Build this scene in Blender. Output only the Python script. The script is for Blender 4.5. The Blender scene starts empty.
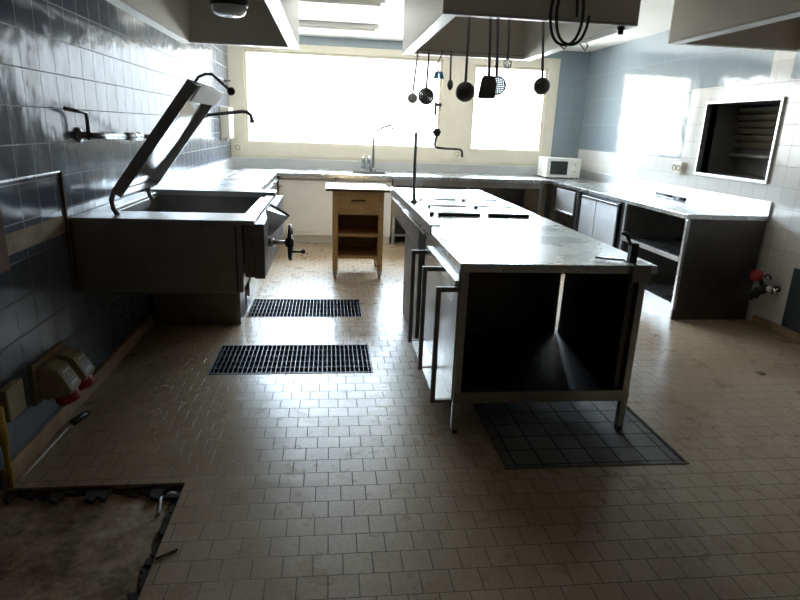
import bpy, bmesh, math, random
from mathutils import Vector, Matrix
random.seed(7)
S = bpy.context.scene
COL = S.collection
PI = math.pi

# ------------------------------------------------------------------ materials
def new_mat(name):
    m = bpy.data.materials.new(name); m.use_nodes = True
    nt = m.node_tree; b = nt.nodes['Principled BSDF']
    return m, nt, b

def N(nt, kind, **kw):
    n = nt.nodes.new(kind)
    for k, v in kw.items():
        setattr(n, k, v)
    return n

def ramp(nt, fac, stops):
    r = N(nt, 'ShaderNodeValToRGB')
    e = r.color_ramp.elements
    while len(e) < len(stops): e.new(.5)
    for i, (p, c) in enumerate(stops):
        e[i].position = p; e[i].color = (*c, 1)
    nt.links.new(fac, r.inputs[0]); return r.outputs[0]

def mixc(nt, fac, a, b, mode='MIX'):
    m = N(nt, 'ShaderNodeMix', data_type='RGBA', blend_type=mode)
    for idx, v in ((0, fac), (6, a), (7, b)):
        if isinstance(v, (int, float)): m.inputs[idx].default_value = v
        elif isinstance(v, tuple): m.inputs[idx].default_value = (*v, 1)
        else: nt.links.new(v, m.inputs[idx])
    return m.outputs[2]

def noise(nt, scale, detail=4, rough=.6, vec=None):
    n = N(nt, 'ShaderNodeTexNoise'); n.inputs['Scale'].default_value = scale
    n.inputs['Detail'].default_value = detail; n.inputs['Roughness'].default_value = rough
    if vec is None:
        vec = N(nt, 'ShaderNodeTexCoord').outputs['Object']
    nt.links.new(vec, n.inputs['Vector']); return n.outputs['Fac']

def bump(nt, b, h, strength, dist=.01, prev=None):
    n = N(nt, 'ShaderNodeBump'); n.inputs['Strength'].default_value = strength
    n.inputs['Distance'].default_value = dist
    nt.links.new(h, n.inputs['Height'])
    if prev is not None: nt.links.new(prev, n.inputs['Normal'])
    nt.links.new(n.outputs[0], b.inputs['Normal']); return n.outputs[0]

def plain(name, col, rough=.5, metal=0, var=.12, scale=6, bmp=0):
    m, nt, b = new_mat(name)
    n = noise(nt, scale)
    c = ramp(nt, n, [(.3, tuple(x*(1-var) for x in col)), (.7, tuple(min(1, x*(1+var)) for x in col))])
    nt.links.new(c, b.inputs['Base Color'])
    b.inputs['Roughness'].default_value = rough; b.inputs['Metallic'].default_value = metal
    if bmp: bump(nt, b, noise(nt, scale*8), bmp, .003)
    return m

def steel(name, col, rough=.28, axis='x', dirt=.25):
    m, nt, b = new_mat(name)
    tc = N(nt, 'ShaderNodeTexCoord').outputs['Object']
    mp = N(nt, 'ShaderNodeMapping'); nt.links.new(tc, mp.inputs[0])
    mp.inputs['Scale'].default_value = {'x': (2, 90, 90), 'y': (90, 2, 90), 'z': (90, 90, 2)}[axis]
    g = noise(nt, 2, 3, .6, mp.outputs[0])
    d = noise(nt, 3.2, 6, .65)
    c = ramp(nt, d, [(.3, tuple(x*(1-dirt) for x in col)), (.65, col)])
    nt.links.new(c, b.inputs['Base Color']); b.inputs['Metallic'].default_value = 1
    mr = N(nt, 'ShaderNodeMapRange'); nt.links.new(d, mr.inputs[0])
    mr.inputs[1].default_value = .3; mr.inputs[2].default_value = .7
    mr.inputs[3].default_value = rough+.1; mr.inputs[4].default_value = rough-.04
    nt.links.new(mr.outputs[0], b.inputs['Roughness'])
    bump(nt, b, g, .06, .002)
    return m

def tile(name, c1, c2, grout, plane, w, h, off=.5, mortar=.004, rough=.1, jitter=.25, dirt=None, dirtscale=2.5,
         rough2=None, gd=.5, spec=.5, ph=(0, 0)):
    """plane: pair of axes used as tile u,v"""
    m, nt, b = new_mat(name)
    tc = N(nt, 'ShaderNodeTexCoord').outputs['Object']
    sp = N(nt, 'ShaderNodeSeparateXYZ'); nt.links.new(tc, sp.inputs[0])
    cb = N(nt, 'ShaderNodeCombineXYZ')
    nt.links.new(sp.outputs['XYZ'.index(plane[0])], cb.inputs[0]); nt.links.new(sp.outputs['XYZ'.index(plane[1])], cb.inputs[1])
    mpp = N(nt, 'ShaderNodeMapping'); mpp.inputs['Location'].default_value = (-ph[0], -ph[1], 0); nt.links.new(cb.outputs[0], mpp.inputs[0])
    br = N(nt, 'ShaderNodeTexBrick', offset=off, offset_frequency=2, squash=1)
    br.inputs['Scale'].default_value = 1; br.inputs['Brick Width'].default_value = w; br.inputs['Row Height'].default_value = h
    br.inputs['Mortar Size'].default_value = mortar; br.inputs['Mortar Smooth'].default_value = .15
    br.inputs['Color1'].default_value = (*c1, 1); br.inputs['Color2'].default_value = (*c2, 1); br.inputs['Mortar'].default_value = (*grout, 1)
    br.inputs['Bias'].default_value = 0
    nt.links.new(mpp.outputs[0], br.inputs['Vector'])
    col = br.outputs['Color']
    if dirt:
        d = noise(nt, dirtscale, 7, .68)
        f = ramp(nt, d, [(.38, (0, 0, 0)), (.72, (1, 1, 1))])
        col = mixc(nt, f, col, mixc(nt, 1.0, col, dirt, 'MULTIPLY'))
        sp2 = noise(nt, 60, 3, .7)
        f2 = ramp(nt, sp2, [(.35, (.82, .82, .82)), (.6, (1, 1, 1))])
        col = mixc(nt, 1.0, col, f2, 'MULTIPLY')
    nt.links.new(col, b.inputs['Base Color'])
    r2 = rough2 if rough2 is not None else .7
    mr = N(nt, 'ShaderNodeMapRange'); nt.links.new(br.outputs['Fac'], mr.inputs[0])
    mr.inputs[4].default_value = r2
    if dirt:
        rn = N(nt, 'ShaderNodeMapRange'); nt.links.new(noise(nt, 5, 6, .7), rn.inputs[0])
        rn.inputs[1].default_value = .3; rn.inputs[2].default_value = .7
        rn.inputs[3].default_value = rough*.85; rn.inputs[4].default_value = rough*1.25
        nt.links.new(rn.outputs[0], mr.inputs[3])
    else:
        mr.inputs[3].default_value = rough
    nt.links.new(mr.outputs[0], b.inputs['Roughness'])
    b.inputs['Specular IOR Level'].default_value = spec
    # every tile sits a little out of true, so reflections break from tile to tile
    inv = N(nt, 'ShaderNodeMath', operation='SUBTRACT'); inv.inputs[0].default_value = 1
    nt.links.new(br.outputs['Fac'], inv.inputs[1])
    wav = noise(nt, 5.5, 2, .5)
    p = bump(nt, b, wav, jitter, .02)
    bump(nt, b, inv.outputs[0], gd, .003, p)
    return m

M = {}
M['floor'] = tile('floor_tile', (.385, .292, .195), (.43, .33, .225), (.15, .112, .075), 'XY', .105, .105, .5, .0021, .285, .10,
                  dirt=(.76, .69, .62), dirtscale=1.6, rough2=.8, gd=.4)
M['cover_tile'] = tile('drain_cover_tile', (.11, .10, .088), (.14, .125, .108), (.02, .018, .016), 'XY', .13, .13, 0, .005, .55, .1,
                       dirt=(.6, .55, .5), rough2=.8)
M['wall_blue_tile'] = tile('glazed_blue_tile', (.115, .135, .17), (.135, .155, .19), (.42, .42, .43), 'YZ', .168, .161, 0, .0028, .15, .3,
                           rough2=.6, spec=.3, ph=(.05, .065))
M['wall_white_tile'] = tile('glazed_white_tile', (.72, .70, .68), (.76, .74, .72), (.45, .43, .41), 'YZ', .163, .163, 0, .0022, .14, .12,
                            rough2=.6)
M['wall_blue_gloss'] = tile('glossy_blue_tile', (.255, .31, .35), (.27, .325, .365), (.27, .325, .365), 'YZ', .65, .326, 0, .002, .10, .12,
                            rough2=.3, spec=.9)
M['back_blue'] = tile('back_blue_tile', (.25, .305, .345), (.265, .32, .36), (.30, .35, .38), 'XZ', .163, .163, 0, .002, .15, .1, rough2=.4)
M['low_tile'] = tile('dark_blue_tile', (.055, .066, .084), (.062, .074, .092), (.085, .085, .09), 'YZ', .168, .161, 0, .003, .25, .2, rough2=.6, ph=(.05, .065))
M['low_paint'] = plain('grey_blue_paint', (.06, .072, .09), .3, 0, .15, 3)
M['plaster'] = plain('bare_plaster', (.26, .19, .11), .8, 0, .35, 7, .3)
M['back_cream'] = plain('cream_wall', (.72, .67, .56), .5, 0, .05, 3)
M['cream'] = plain('cream_frame', (.74, .69, .57), .4, 0, .05, 3)
M['ceil'] = plain('ceiling_white', (.80, .78, .74), .7, 0, .04, 2)
M['white'] = plain('white_enamel', (.80, .79, .76), .25, 0, .03, 5)
M['brownbase'] = plain('brown_skirting_tile', (.38, .255, .15), .4, 0, .3, 9)
M['room'] = plain('dull_wall', (.40, .31, .22), .7, 0, .1, 2)
M['steel_top'] = steel('worktop_steel', (.67, .68, .67), .25, 'y', .2)
M['steel_x'] = steel('brushed_steel', (.48, .465, .445), .30, 'x', .3)
M['door_steel'] = steel('door_steel', (.78, .79, .80), .42, 'z', .12)
M['steel_v'] = steel('brushed_steel_upright', (.55, .55, .54), .30, 'z', .3)
M['steel_dark'] = steel('dull_steel', (.30, .28, .26), .40, 'z', .35)
M['steel_shaded'] = steel('shaded_inner_steel', (.15, .14, .13), .36, 'z', .35)  # darkened copy of the steel, painting in the shade of cabinet insides
M['hood'] = plain('hood_brown_grey', (.60, .55, .48), .4, .0, .06, 2)
M['hood_rim'] = plain('pale_hood_rim', (.84, .83, .80), .35, .0, .05, 4)
M['hood_cream'] = plain('hood_enamel', (.60, .57, .51), .38, 0, .06, 2)
M['hood_beige'] = plain('hood_beige_enamel', (.31, .265, .20), .4, 0, .06, 2)
M['chrome'] = steel('chrome', (.75, .75, .75), .12, 'z', .1)
M['dark_chrome'] = steel('tarnished_chrome', (.26, .26, .26), .25, 'z', .3)
M['utensil'] = steel('utensil_steel', (.22, .21, .20), .33, 'z', .3)
M['black'] = plain('black_plastic', (.015, .015, .016), .4)
M['rubber'] = plain('black_rubber', (.02, .02, .02), .6)
M['wood'] = None
M['red'] = plain('red_plastic', (.30, .006, .012), .35, 0, .1)
M['yellow'] = plain('yellow_paint', (.52, .33, .03), .45, 0, .3, 12)
M['beige'] = plain('beige_plastic', (.33, .27, .16), .45, 0, .08)
M['label'] = plain('pale_label', (.75, .75, .72), .5, 0, .05)
M['ivory'] = plain('ivory_plastic', (.72, .68, .57), .4, 0, .05)
M['rust'] = plain('rusty_metal', (.12, .075, .045), .7, .3, .45, 18, .3)
M['grate'] = steel('galvanised_grate', (.10, .10, .115), .5, 'x', .4)
M['void'] = plain('dark_trough', (.09, .088, .095), .8)
M['board'] = plain('brown_board', (.10, .045, .016), .85, 0, .3, 8)
M['blue_wire'] = plain('pale_blue_plastic', (.25, .55, .72), .4, 0, .1)
M['louvre'] = plain('brown_louvre', (.11, .09, .062), .5, 0, .2, 8)
M['reveal'] = plain('grey_reveal', (.12, .115, .105), .5, 0, .2, 4)
M['alu'] = steel('aluminium_frame', (.72, .72, .73), .28, 'z', .1)
M['lampglass'] = plain('frosted_lamp_glass', (.75, .75, .73), .15, 0, .04)
M['stone'] = plain('pale_pebble', (.45, .42, .36), .7, 0, .2, 30)
M['dirt'] = plain('dark_dirt', (.035, .025, .018), .95, 0, .5, 25, .6)

def wood_mat():
    m, nt, b = new_mat('oak_wood')
    tc = N(nt, 'ShaderNodeTexCoord').outputs['Object']
    mp = N(nt, 'ShaderNodeMapping'); nt.links.new(tc, mp.inputs[0]); mp.inputs['Scale'].default_value = (3, 14, 22)
    n = noise(nt, 1.6, 5, .6, mp.outputs[0])
    c = ramp(nt, n, [(.3, (.42, .235, .09)), (.55, (.56, .34, .14)), (.75, (.64, .41, .185))])
    nt.links.new(c, b.inputs['Base Color']); b.inputs['Roughness'].default_value = .42
    bump(nt, b, n, .12, .003)
    return m
M['wood'] = wood_mat()

def concrete():
    m, nt, b = new_mat('dirty_concrete')
    n1 = noise(nt, 3.2, 8, .7); n2 = noise(nt, 14, 6, .7); n3 = noise(nt, 45, 4, .7)
    c = ramp(nt, n1, [(.36, (.13, .065, .028)), (.46, (.27, .18, .10)), (.56, (.39, .29, .185)), (.70, (.52, .45, .34))])
    c2 = ramp(nt, n2, [(.35, (.42, .36, .3)), (.58, (1, 1, 1))])
    c = mixc(nt, 1.0, c, c2, 'MULTIPLY')
    nt.links.new(c, b.inputs['Base Color']); b.inputs['Roughness'].default_value = .75
    bump(nt, b, n3, .5, .006)
    return m
M['concrete'] = concrete()

def glass_mat():
    m = bpy.data.materials.new('window_glass'); m.use_nodes = True; nt = m.node_tree
    nt.nodes.clear()
    o = N(nt, 'ShaderNodeOutputMaterial'); t = N(nt, 'ShaderNodeBsdfTransparent'); g = N(nt, 'ShaderNodeBsdfGlossy')
    t.inputs[0].default_value = (.97, .985, .98, 1); g.inputs['Roughness'].default_value = .02
    f = N(nt, 'ShaderNodeFresnel'); f.inputs[0].default_value = 1.3
    mx = N(nt, 'ShaderNodeMixShader')
    nt.links.new(f.outputs[0], mx.inputs[0]); nt.links.new(t.outputs[0], mx.inputs[1]); nt.links.new(g.outputs[0], mx.inputs[2])
    nt.links.new(mx.outputs[0], o.inputs[0]); return m
M['glass'] = glass_mat()

# ------------------------------------------------------------------ mesh builder
class MB:
    def __init__(self): self.bm = bmesh.new(); self.mats = []
    def mi(self, mat):
        if mat is None: return 0
        if mat not in self.mats: self.mats.append(mat)
        return self.mats.index(mat)
    def add(self, verts, faces, smooth=False, mat=None):
        vs = [self.bm.verts.new(v) for v in verts]; out = []
        k = self.mi(mat)
        for f in faces:
            try: F = self.bm.faces.new([vs[i] for i in f])
            except ValueError: continue
            F.smooth = smooth; F.material_index = k; out.append(F)
        return vs, out
    def box(self, x0, y0, z0, x1, y1, z1, bev=0, mat=None, mtx=None):
        x0, x1 = min(x0, x1), max(x0, x1); y0, y1 = min(y0, y1), max(y0, y1); z0, z1 = min(z0, z1), max(z0, z1)
        v = [Vector(p) for p in ((x0,y0,z0),(x1,y0,z0),(x1,y1,z0),(x0,y1,z0),(x0,y0,z1),(x1,y0,z1),(x1,y1,z1),(x0,y1,z1))]
        if mtx is not None: v = [mtx @ p for p in v]
        vs, fs = self.add(v, [(0,3,2,1),(4,5,6,7),(0,1,5,4),(1,2,6,5),(2,3,7,6),(3,0,4,7)], mat=mat)
        if bev:
            es = {e for f in fs for e in f.edges}
            bmesh.ops.bevel(self.bm, geom=list(es), offset=min(bev, .45*min(x1-x0, y1-y0, z1-z0)), segments=2, affect='EDGES', profile=.6)
        return self
    def prism(self, pts, axis, a, b, bev=0, mat=None):
        """polygon pts in the two other axes, extruded along axis from a to b"""
        def mk(p, t):
            return {'x': (t, p[0], p[1]), 'y': (p[0], t, p[1]), 'z': (p[0], p[1], t)}[axis]
        n = len(pts)
        v = [mk(p, a) for p in pts] + [mk(p, b) for p in pts]
        f = [tuple(range(n)), tuple(range(2*n-1, n-1, -1))] + [(i, i+n, (i+1) % n+n, (i+1) % n) for i in range(n)]
        vs, fs = self.add(v, f, mat=mat)
        bmesh.ops.recalc_face_normals(self.bm, faces=fs)
        if bev:
            bmesh.ops.bevel(self.bm, geom=list({e for q in fs for e in q.edges}), offset=bev, segments=2, affect='EDGES', profile=.6)
        return self
    def tube(self, pts, r, seg=10, closed=False, cap=True, mat=None):
        P = [Vector(p) for p in pts]; n = len(P)
        rr = r if isinstance(r, (list, tuple)) else [r]*n
        rings = []; up = None
        for i in range(n):
            if closed: t = (P[(i+1) % n]-P[i-1]).normalized()
            elif i == 0: t = (P[1]-P[0]).normalized()
            elif i == n-1: t = (P[-1]-P[-2]).normalized()
            else:
                t = ((P[i]-P[i-1]).normalized()+(P[i+1]-P[i]).normalized())
                t = t.normalized() if t.length > 1e-6 else (P[i+1]-P[i]).normalized()
            if up is None:
                up = Vector((0, 0, 1)) if abs(t.z) < .9 else Vector((1, 0, 0))
            a = t.cross(up)
            if a.length < 1e-5: a = t.orthogonal()
            a.normalize(); b = a.cross(t).normalized(); up = b
            rings.append([P[i]+(a*math.cos(2*PI*k/seg)+b*math.sin(2*PI*k/seg))*rr[i] for k in range(seg)])
        v = [p for R in rings for p in R]; f = []
        m = n if closed else n-1
        for i in range(m):
            for k in range(seg):
                j = (i+1) % n
                f.append((i*seg+k, i*seg+(k+1) % seg, j*seg+(k+1) % seg, j*seg+k))
        vs, fs = self.add(v, f, True, mat)
        if cap and not closed:
            for ring in (vs[:seg][::-1], vs[-seg:]):
                F = self.bm.faces.new(ring); F.material_index = self.mi(mat); fs.append(F)
        bmesh.ops.recalc_face_normals(self.bm, faces=fs)
        return self
    def lathe(self, prof, c, axis=(0, 0, 1), seg=24, mat=None):
        """prof: (radius, height) pairs along axis from c"""
        ax = Vector(axis).normalized(); a = ax.orthogonal().normalized(); b = ax.cross(a)
        c = Vector(c); v = []; f = []
        for r, h in prof:
            r = max(r, 1e-4)
            for k in range(seg):
                v.append(c+ax*h+(a*math.cos(2*PI*k/seg)+b*math.sin(2*PI*k/seg))*r)
        for i in range(len(prof)-1):
            for k in range(seg):
                f.append((i*seg+k, i*seg+(k+1) % seg, (i+1)*seg+(k+1) % seg, (i+1)*seg+k))
        vs, fs = self.add(v, f, True, mat)
        bmesh.ops.recalc_face_normals(self.bm, faces=fs)
        return self
    def cyl(self, p0, p1, r, seg=16, mat=None):
        p0 = Vector(p0); d = Vector(p1)-p0; L = d.length
        e = min(r*.12, L*.2)
        return self.lathe([(0, 0), (r-e, 0), (r, e), (r, L-e), (r-e, L), (0, L)], p0, d, seg, mat)
    def ball(self, c, r, sx=1, sy=1, sz=1, seg=16, mat=None):
        v = []; f = []; R = seg//2
        for i in range(R+1):
            th = PI*i/R
            for k in range(seg):
                ph = 2*PI*k/seg
                rr = max(math.sin(th), 1e-4)
                v.append((c[0]+r*sx*rr*math.cos(ph), c[1]+r*sy*rr*math.sin(ph), c[2]+r*sz*math.cos(th)))
        for i in range(R):
            for k in range(seg):
                f.append((i*seg+k, (i+1)*seg+k, (i+1)*seg+(k+1) % seg, i*seg+(k+1) % seg))
        vs, fs = self.add(v, f, True, mat)
        bmesh.ops.recalc_face_normals(self.bm, faces=fs)
        return self
    def build(self, name, mat=None, parent=None, **tags):
        off = Vector((0, 0, 0)); p = parent
        while p is not None: off += p.location; p = p.parent
        for v in self.bm.verts: v.co -= off
        bmesh.ops.remove_doubles(self.bm, verts=[v for v in self.bm.verts if not v.link_faces], dist=0)
        me = bpy.data.meshes.new(name); self.bm.to_mesh(me); self.bm.free()
        for m in (self.mats if self.mats else [mat]): me.materials.append(M[m])
        o = bpy.data.objects.new(name, me); COL.objects.link(o)
        if parent is not None: o.parent = parent
        for k, v in tags.items(): o[k] = v
        return o

def thing(name, label, cat, loc, group=None):
    o = bpy.data.objects.new(name, None); COL.objects.link(o); o.location = loc
    o.empty_display_size = .1
    o['label'] = label; o['category'] = cat
    if group: o['group'] = group
    return o

def holes(rect, hs):
    """split rect (a0,b0,a1,b1) into cells leaving out the holes"""
    A = sorted({rect[0], rect[2], *[h[0] for h in hs], *[h[2] for h in hs]})
    B = sorted({rect[1], rect[3], *[h[1] for h in hs], *[h[3] for h in hs]})
    out = []
    for i in range(len(A)-1):
        for j in range(len(B)-1):
            ca, cb = (A[i]+A[i+1])/2, (B[j]+B[j+1])/2
            if rect[0] < ca < rect[2] and rect[1] < cb < rect[3] and not any(h[0] < ca < h[2] and h[1] < cb < h[3] for h in hs):
                out.append((A[i], B[j], A[i+1], B[j+1]))
    return out

def arc(c, r, a0, a1, n, plane='xz'):
    out = []
    for i in range(n+1):
        a = a0+(a1-a0)*i/n
        u, v = r*math.cos(a), r*math.sin(a)
        out.append((c[0]+u, c[1], c[2]+v) if plane == 'xz' else (c[0]+u, c[1]+v, c[2]) if plane == 'xy' else (c[0], c[1]+u, c[2]+v))
    return out

# ------------------------------------------------------------------ room constants
XL, XR, YB, YN, ZC = -1.33, 3.62, 8.5, -2.9, 2.61
# ---- floor
G1 = (-.735, 3.41, .28, 3.91); G2 = (-.655, 4.54, .275, 5.05); CV = (.805, 2.285, 1.708, 3.15)
PIT = (XL, -.4, -.605, 2.268)
f = MB()
for a, b, c, d in holes((XL-.1, YN-.1, XR+.1, YB+.1), [G1, G2, CV, PIT]):
    f.box(a, b, -.06, c, d, 0)
f.build('floor', 'floor', kind='structure')
p = MB(); p.box(XL-.1, PIT[1]-.02, -.09, PIT[2]+.02, PIT[3]+.02, -.028)
p.build('floor_pit', 'concrete', kind='structure')
# ragged broken lip round the pit
e = MB()
random.seed(3)
y = PIT[3]; x = PIT[0]+.02
while x < PIT[2]-.01:
    w = random.uniform(.03, .08); h = random.uniform(.03, .10)
    e.prism([(x, y), (min(x+w, PIT[2]), y), (min(x+w*.8, PIT[2]), y-h), (x+w*.2, y-h*random.uniform(.5, 1))], 'z', -.029, random.uniform(-.022, -.008)); x += w*.8
y = PIT[1]+1.2
while y < PIT[3]-.02:
    w = random.uniform(.03, .08); h = random.uniform(.02, .07); x = PIT[2]
    e.prism([(x, y), (x, min(y+w, PIT[3])), (x-h, min(y+w*.8, PIT[3])), (x-h*random.uniform(.5, 1), y+w*.2)], 'z', -.029, random.uniform(-.022, -.008)); y += w*.8
e.build('trim_pit_edge', 'dirt', kind='structure')

# ---- ceiling
c = MB(); c.box(XL-.1, YN-.1, ZC, XR+.1, YB+.1, ZC+.1); c.build('ceiling', 'ceil', kind='structure')

# ---- left wall
w = MB()
T = .1
def lw(y0, z0, y1, z1, m): w.box(XL-T, y0, z0, XL, y1, z1, mat=m)
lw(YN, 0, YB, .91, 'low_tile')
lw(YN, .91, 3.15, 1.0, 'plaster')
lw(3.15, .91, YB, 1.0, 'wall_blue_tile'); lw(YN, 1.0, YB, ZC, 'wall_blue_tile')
w.build('wall_left', kind='structure')
# ---- right wall
OP = (4.585, 1.175, 5.56, 1.82)
w = MB()
def rw(y0, z0, y1, z1, m):
    for a, b, c_, d in holes((y0, z0, y1, z1), [OP]): w.box(XR, a, b, XR+T, c_, d, mat=m)
rw(YN, 0, 4.10, .55, 'low_paint'); rw(YN, .55, 4.10, 1.97, 'wall_white_tile'); rw(4.10, 0, 5.88, 1.97, 'wall_white_tile')
rw(5.88, 0, YB, 1.29, 'wall_white_tile'); rw(5.88, 1.29, YB, 1.97, 'wall_blue_gloss')
rw(YN, 1.97, 4.56, ZC, 'wall_blue_gloss'); rw(4.56, 1.97, 4.80, ZC, 'wall_white_tile'); rw(4.80, 1.97, YB, ZC, 'wall_blue_gloss')
w.build('wall_right', kind='structure')
# ---- back wall with two windows
W1 = (-1.33, 1.06, 1.62, 2.50); W2 = (1.62, 1.06, 3.20, 2.50)
w = MB()
for a, b, c_, d in holes((XL-T, 0, XR+T, ZC), [W1, W2]):
    w.box(a, YB, b, c_, YB+.25, d, mat='back_blue' if (a >= 3.19 or b >= 2.49) else 'back_cream')
w.build('wall_back', kind='structure')
w = MB(); w.box(XL-T, YN-T, 0, XR+T, YN, ZC); w.build('wall_near', 'room', kind='structure')

def window(name, fr, gl, mull):
    o = bpy.data.objects.new(name, None); COL.objects.link(o); o.location = ((fr[0]+fr[2])/2, YB, fr[1]); o['kind'] = 'structure'
    m = MB()
    for a, b, c_, d in holes(fr, [gl]): m.box(a, YB-.015, b, c_, YB+.12, d)
    # inner sash
    s = .035
    for a, b, c_, d in holes(gl, [(gl[0]+s, gl[1]+s, gl[2]-s, gl[3]-s)]): m.box(a, YB+.02, b, c_, YB+.08, d)
    for xm in mull: m.box(xm-.03, YB+.02, gl[1], xm+.03, YB+.08, gl[3])
    m.build('window_frame', 'cream', o)
    g = MB(); g.box(gl[0]+.01, YB+.046, gl[1]+.01, gl[2]-.01, YB+.052, gl[3]-.01); g.build('window_pane', 'glass', o)
    return o
w1 = window('window_1', W1, (-1.13, 1.214, 1.545, 2.41), [])
w2 = window('window_2', W2, (1.98, 1.214, 3.05, 2.37), [])
h = MB(); h.box(1.445, YB-.05, 1.68, 1.478, YB-.02, 1.85, .004); h.box(1.45, YB-.03, 1.80, 1.55, YB+.01, 1.84, .004)
h.build('window_handle', 'black', w1)
# ---- skirtings
b = MB(); b.box(XL, PIT[3]+.0, 0, XL+.022, 4.38, .085, .004); b.build('baseboard_left', 'brownbase', kind='structure')
b = MB(); b.box(XR-.022, YN, 0, XR, 4.40, .075, .004); b.build('baseboard_right', 'brownbase', kind='structure')
# ---- edge strip of the plastered band on the left wall
t = MB(); t.box(XL, 3.140, .60, XL+.012, 3.158, 1.215, .003); t.build('trim_1', 'rust', kind='structure')
t = MB(); t.box(XL, 1.5, 1.208, XL+.008, 3.14, 1.218, .002); t.build('trim_2', 'alu', kind='structure')

# ---- pass-through opening in the right wall
hx = MB()
y0, z0, y1, z1 = OP
hx.box(XR+.01, y1, z0-.05, XR+.40, y1+.04, z1+.05); hx.box(XR+.01, y0-.04, z0-.05, XR+.40, y0, z1+.05)
hx.box(XR+.01, y0, z1, XR+.40, y1, z1+.04); hx.box(XR+.01, y0, z0-.04, XR+.40, y1, z0); hx.box(XR+.40, y0-.04, z0-.05, XR+.43, y1+.04, z1+.05)
hx.build('trim_3', 'reveal', kind='structure')
sh = thing('serving_hatch', 'dark serving hatch with brown louvred shutter and aluminium frame in the white tiled wall', 'hatch', (XR, (y0+y1)/2, z0))
m = MB(); q = .022
for a, b, c_, d in holes((y0-q, z0-q, y1+q, z1+q), [(y0+.004, z0+.004, y1-.004, z1-.004)]): m.box(XR-.022, a, b, XR+.03, c_, d, .003)
m.build('frame', 'steel_v', sh)
m = MB()
z = z1-.03
while z > z0+.27:
    m.prism([(XR+.30, z), (XR+.325, z), (XR+.365, z-.052), (XR+.34, z-.052)], 'y', y0+.01, y1-.01); z -= .062
m.build('shutter', 'louvre', sh)
m = MB(); m.box(XR+.29, y0+.01, z0+.17, XR+.34, y1-.01, z0+.195, .004); m.build('crossbar', 'louvre', sh)

# ------------------------------------------------------------------ floor grates and drain cover
def grate(r, label):
    o = thing('floor_grate', label, 'drain grate', ((r[0]+r[2])/2, (r[1]+r[3])/2, 0), 'drain grates in the floor')
    m = MB(); m.box(r[0], r[1], -.16, r[2], r[3], -.15)
    m.box(r[0], r[1], -.16, r[0]+.004, r[3], -.003); m.box(r[2]-.004, r[1], -.16, r[2], r[3], -.003)
    m.box(r[0], r[1], -.16, r[2], r[1]+.004, -.003); m.box(r[0], r[3]-.004, -.16, r[2], r[3], -.003)
    m.build('trough', 'void', o)
    m = MB()
    for a, b, c_, d in holes(r, [(r[0]+.012, r[1]+.012, r[2]-.012, r[3]-.012)]): m.box(a, b, -.03, c_, d, .003)
    m.build('rim', 'grate', o)
    m = MB(); n = int((r[2]-r[0])/.0285)
    for i in range(1, n):
        x = r[0]+(r[2]-r[0])*i/n; m.box(x-.002, r[1]+.012, -.028, x+.002, r[3]-.012, .002)
    for i in range(1, 5):
        y = r[1]+(r[3]-r[1])*i/5; m.box(r[0]+.012, y-.002, -.026, r[2]-.012, y+.002, .0)
    m.build('bars', 'grate', o)
grate(G1, 'steel bar floor grate lying clear of the tilting pan, the nearer one to the camera')
grate(G2, 'steel bar floor grate close behind the tilting pan, the farther one towards the wooden cart')
o = thing('drain_cover', 'dark tiled inspection cover set in the floor under the island end', 'drain cover', ((CV[0]+CV[2])/2, (CV[1]+CV[3])/2, 0))
m = MB()
for a, b, c_, d in holes(CV, [(CV[0]+.014, CV[1]+.014, CV[2]-.014, CV[3]-.014)]): m.box(a, b, -.05, c_, d, .003)
m.build('rim', 'rust', o)
m = MB(); m.box(CV[0]+.014, CV[1]+.014, -.05, CV[2]-.014, CV[3]-.014, -.004); m.build('tile_panel', 'cover_tile', o)
m = MB(); m.lathe([(0, .004), (.03, .004), (.034, .001), (.034, 0)], (2.87, 3.33, 0), (0, 0, 1), 20)
m.build('floor_drain', 'rust', label='small dark round drain cap in the floor right of the island', category='drain')

# ------------------------------------------------------------------ worktop round three walls
ZT = .90
wk = thing('worktop', 'stainless steel worktop running along the left, window and right walls', 'worktop', (1.1, 8.0, ZT))
m = MB()
m.box(XL+.002, 4.66, ZT-.04, -.64, 7.58, ZT, .004)
SK = (.30, 7.74, .76, 8.16)
for a, b, c_, d in holes((XL+.002, 7.58, XR-.002, YB-.002), [SK]): m.box(a, b, ZT-.04, c_, d, ZT)
m.box(2.890, 4.465, ZT-.04, XR-.002, 7.58, ZT, .004)
m.build('slab', 'steel_top', wk)
m = MB()
m.box(XL+.002, 4.66, ZT, XL+.02, YB-.002, ZT+.115, .004)
m.box(XL+.02, YB-.02, ZT, XR-.02, YB-.002, ZT+.125, .004)
m.box(XR-.02, 4.465, ZT, XR-.002, YB-.002, ZT+.115, .004)
m.build('backsplash', 'door_steel', wk)
m = MB()
for a, b, c_, d in holes((SK[0]-.0, SK[1], SK[2], SK[3]), [(SK[0]+.012, SK[1]+.012, SK[2]-.012, SK[3]-.012)]): m.box(a, b, ZT-.25, c_, d, ZT+.004)
m.box(SK[0], SK[1], ZT-.26, SK[2], SK[3], ZT-.25)
m.build('sink_bowl', 'steel_x', wk)
# raised drip bead along the left run
m = MB(); m.tube([(-1.15, 4.72, ZT+.003), (-1.15, 7.6, ZT+.003)], .007, 8); m.build('drip_bead', 'steel_top', wk)

def cabinet_front_x(o, x, segs, z0, z1, mat='door_steel', side=-1):
    """doors on a front that faces -x"""
    for (a, b) in segs:
        m = MB(); m.box(x, a+.009, z0, x+.018, b-.009, z1, .003); d = m.build('door', mat, o)
        m = MB(); m.prism([(x, z1-.002), (x-.028, z1-.002), (x-.028, z1-.014), (x-.022, z1-.014), (x-.022, z1-.008), (x, z1-.03)], 'y', a+.006, b-.006); m.build('handle', 'chrome', d)

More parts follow.
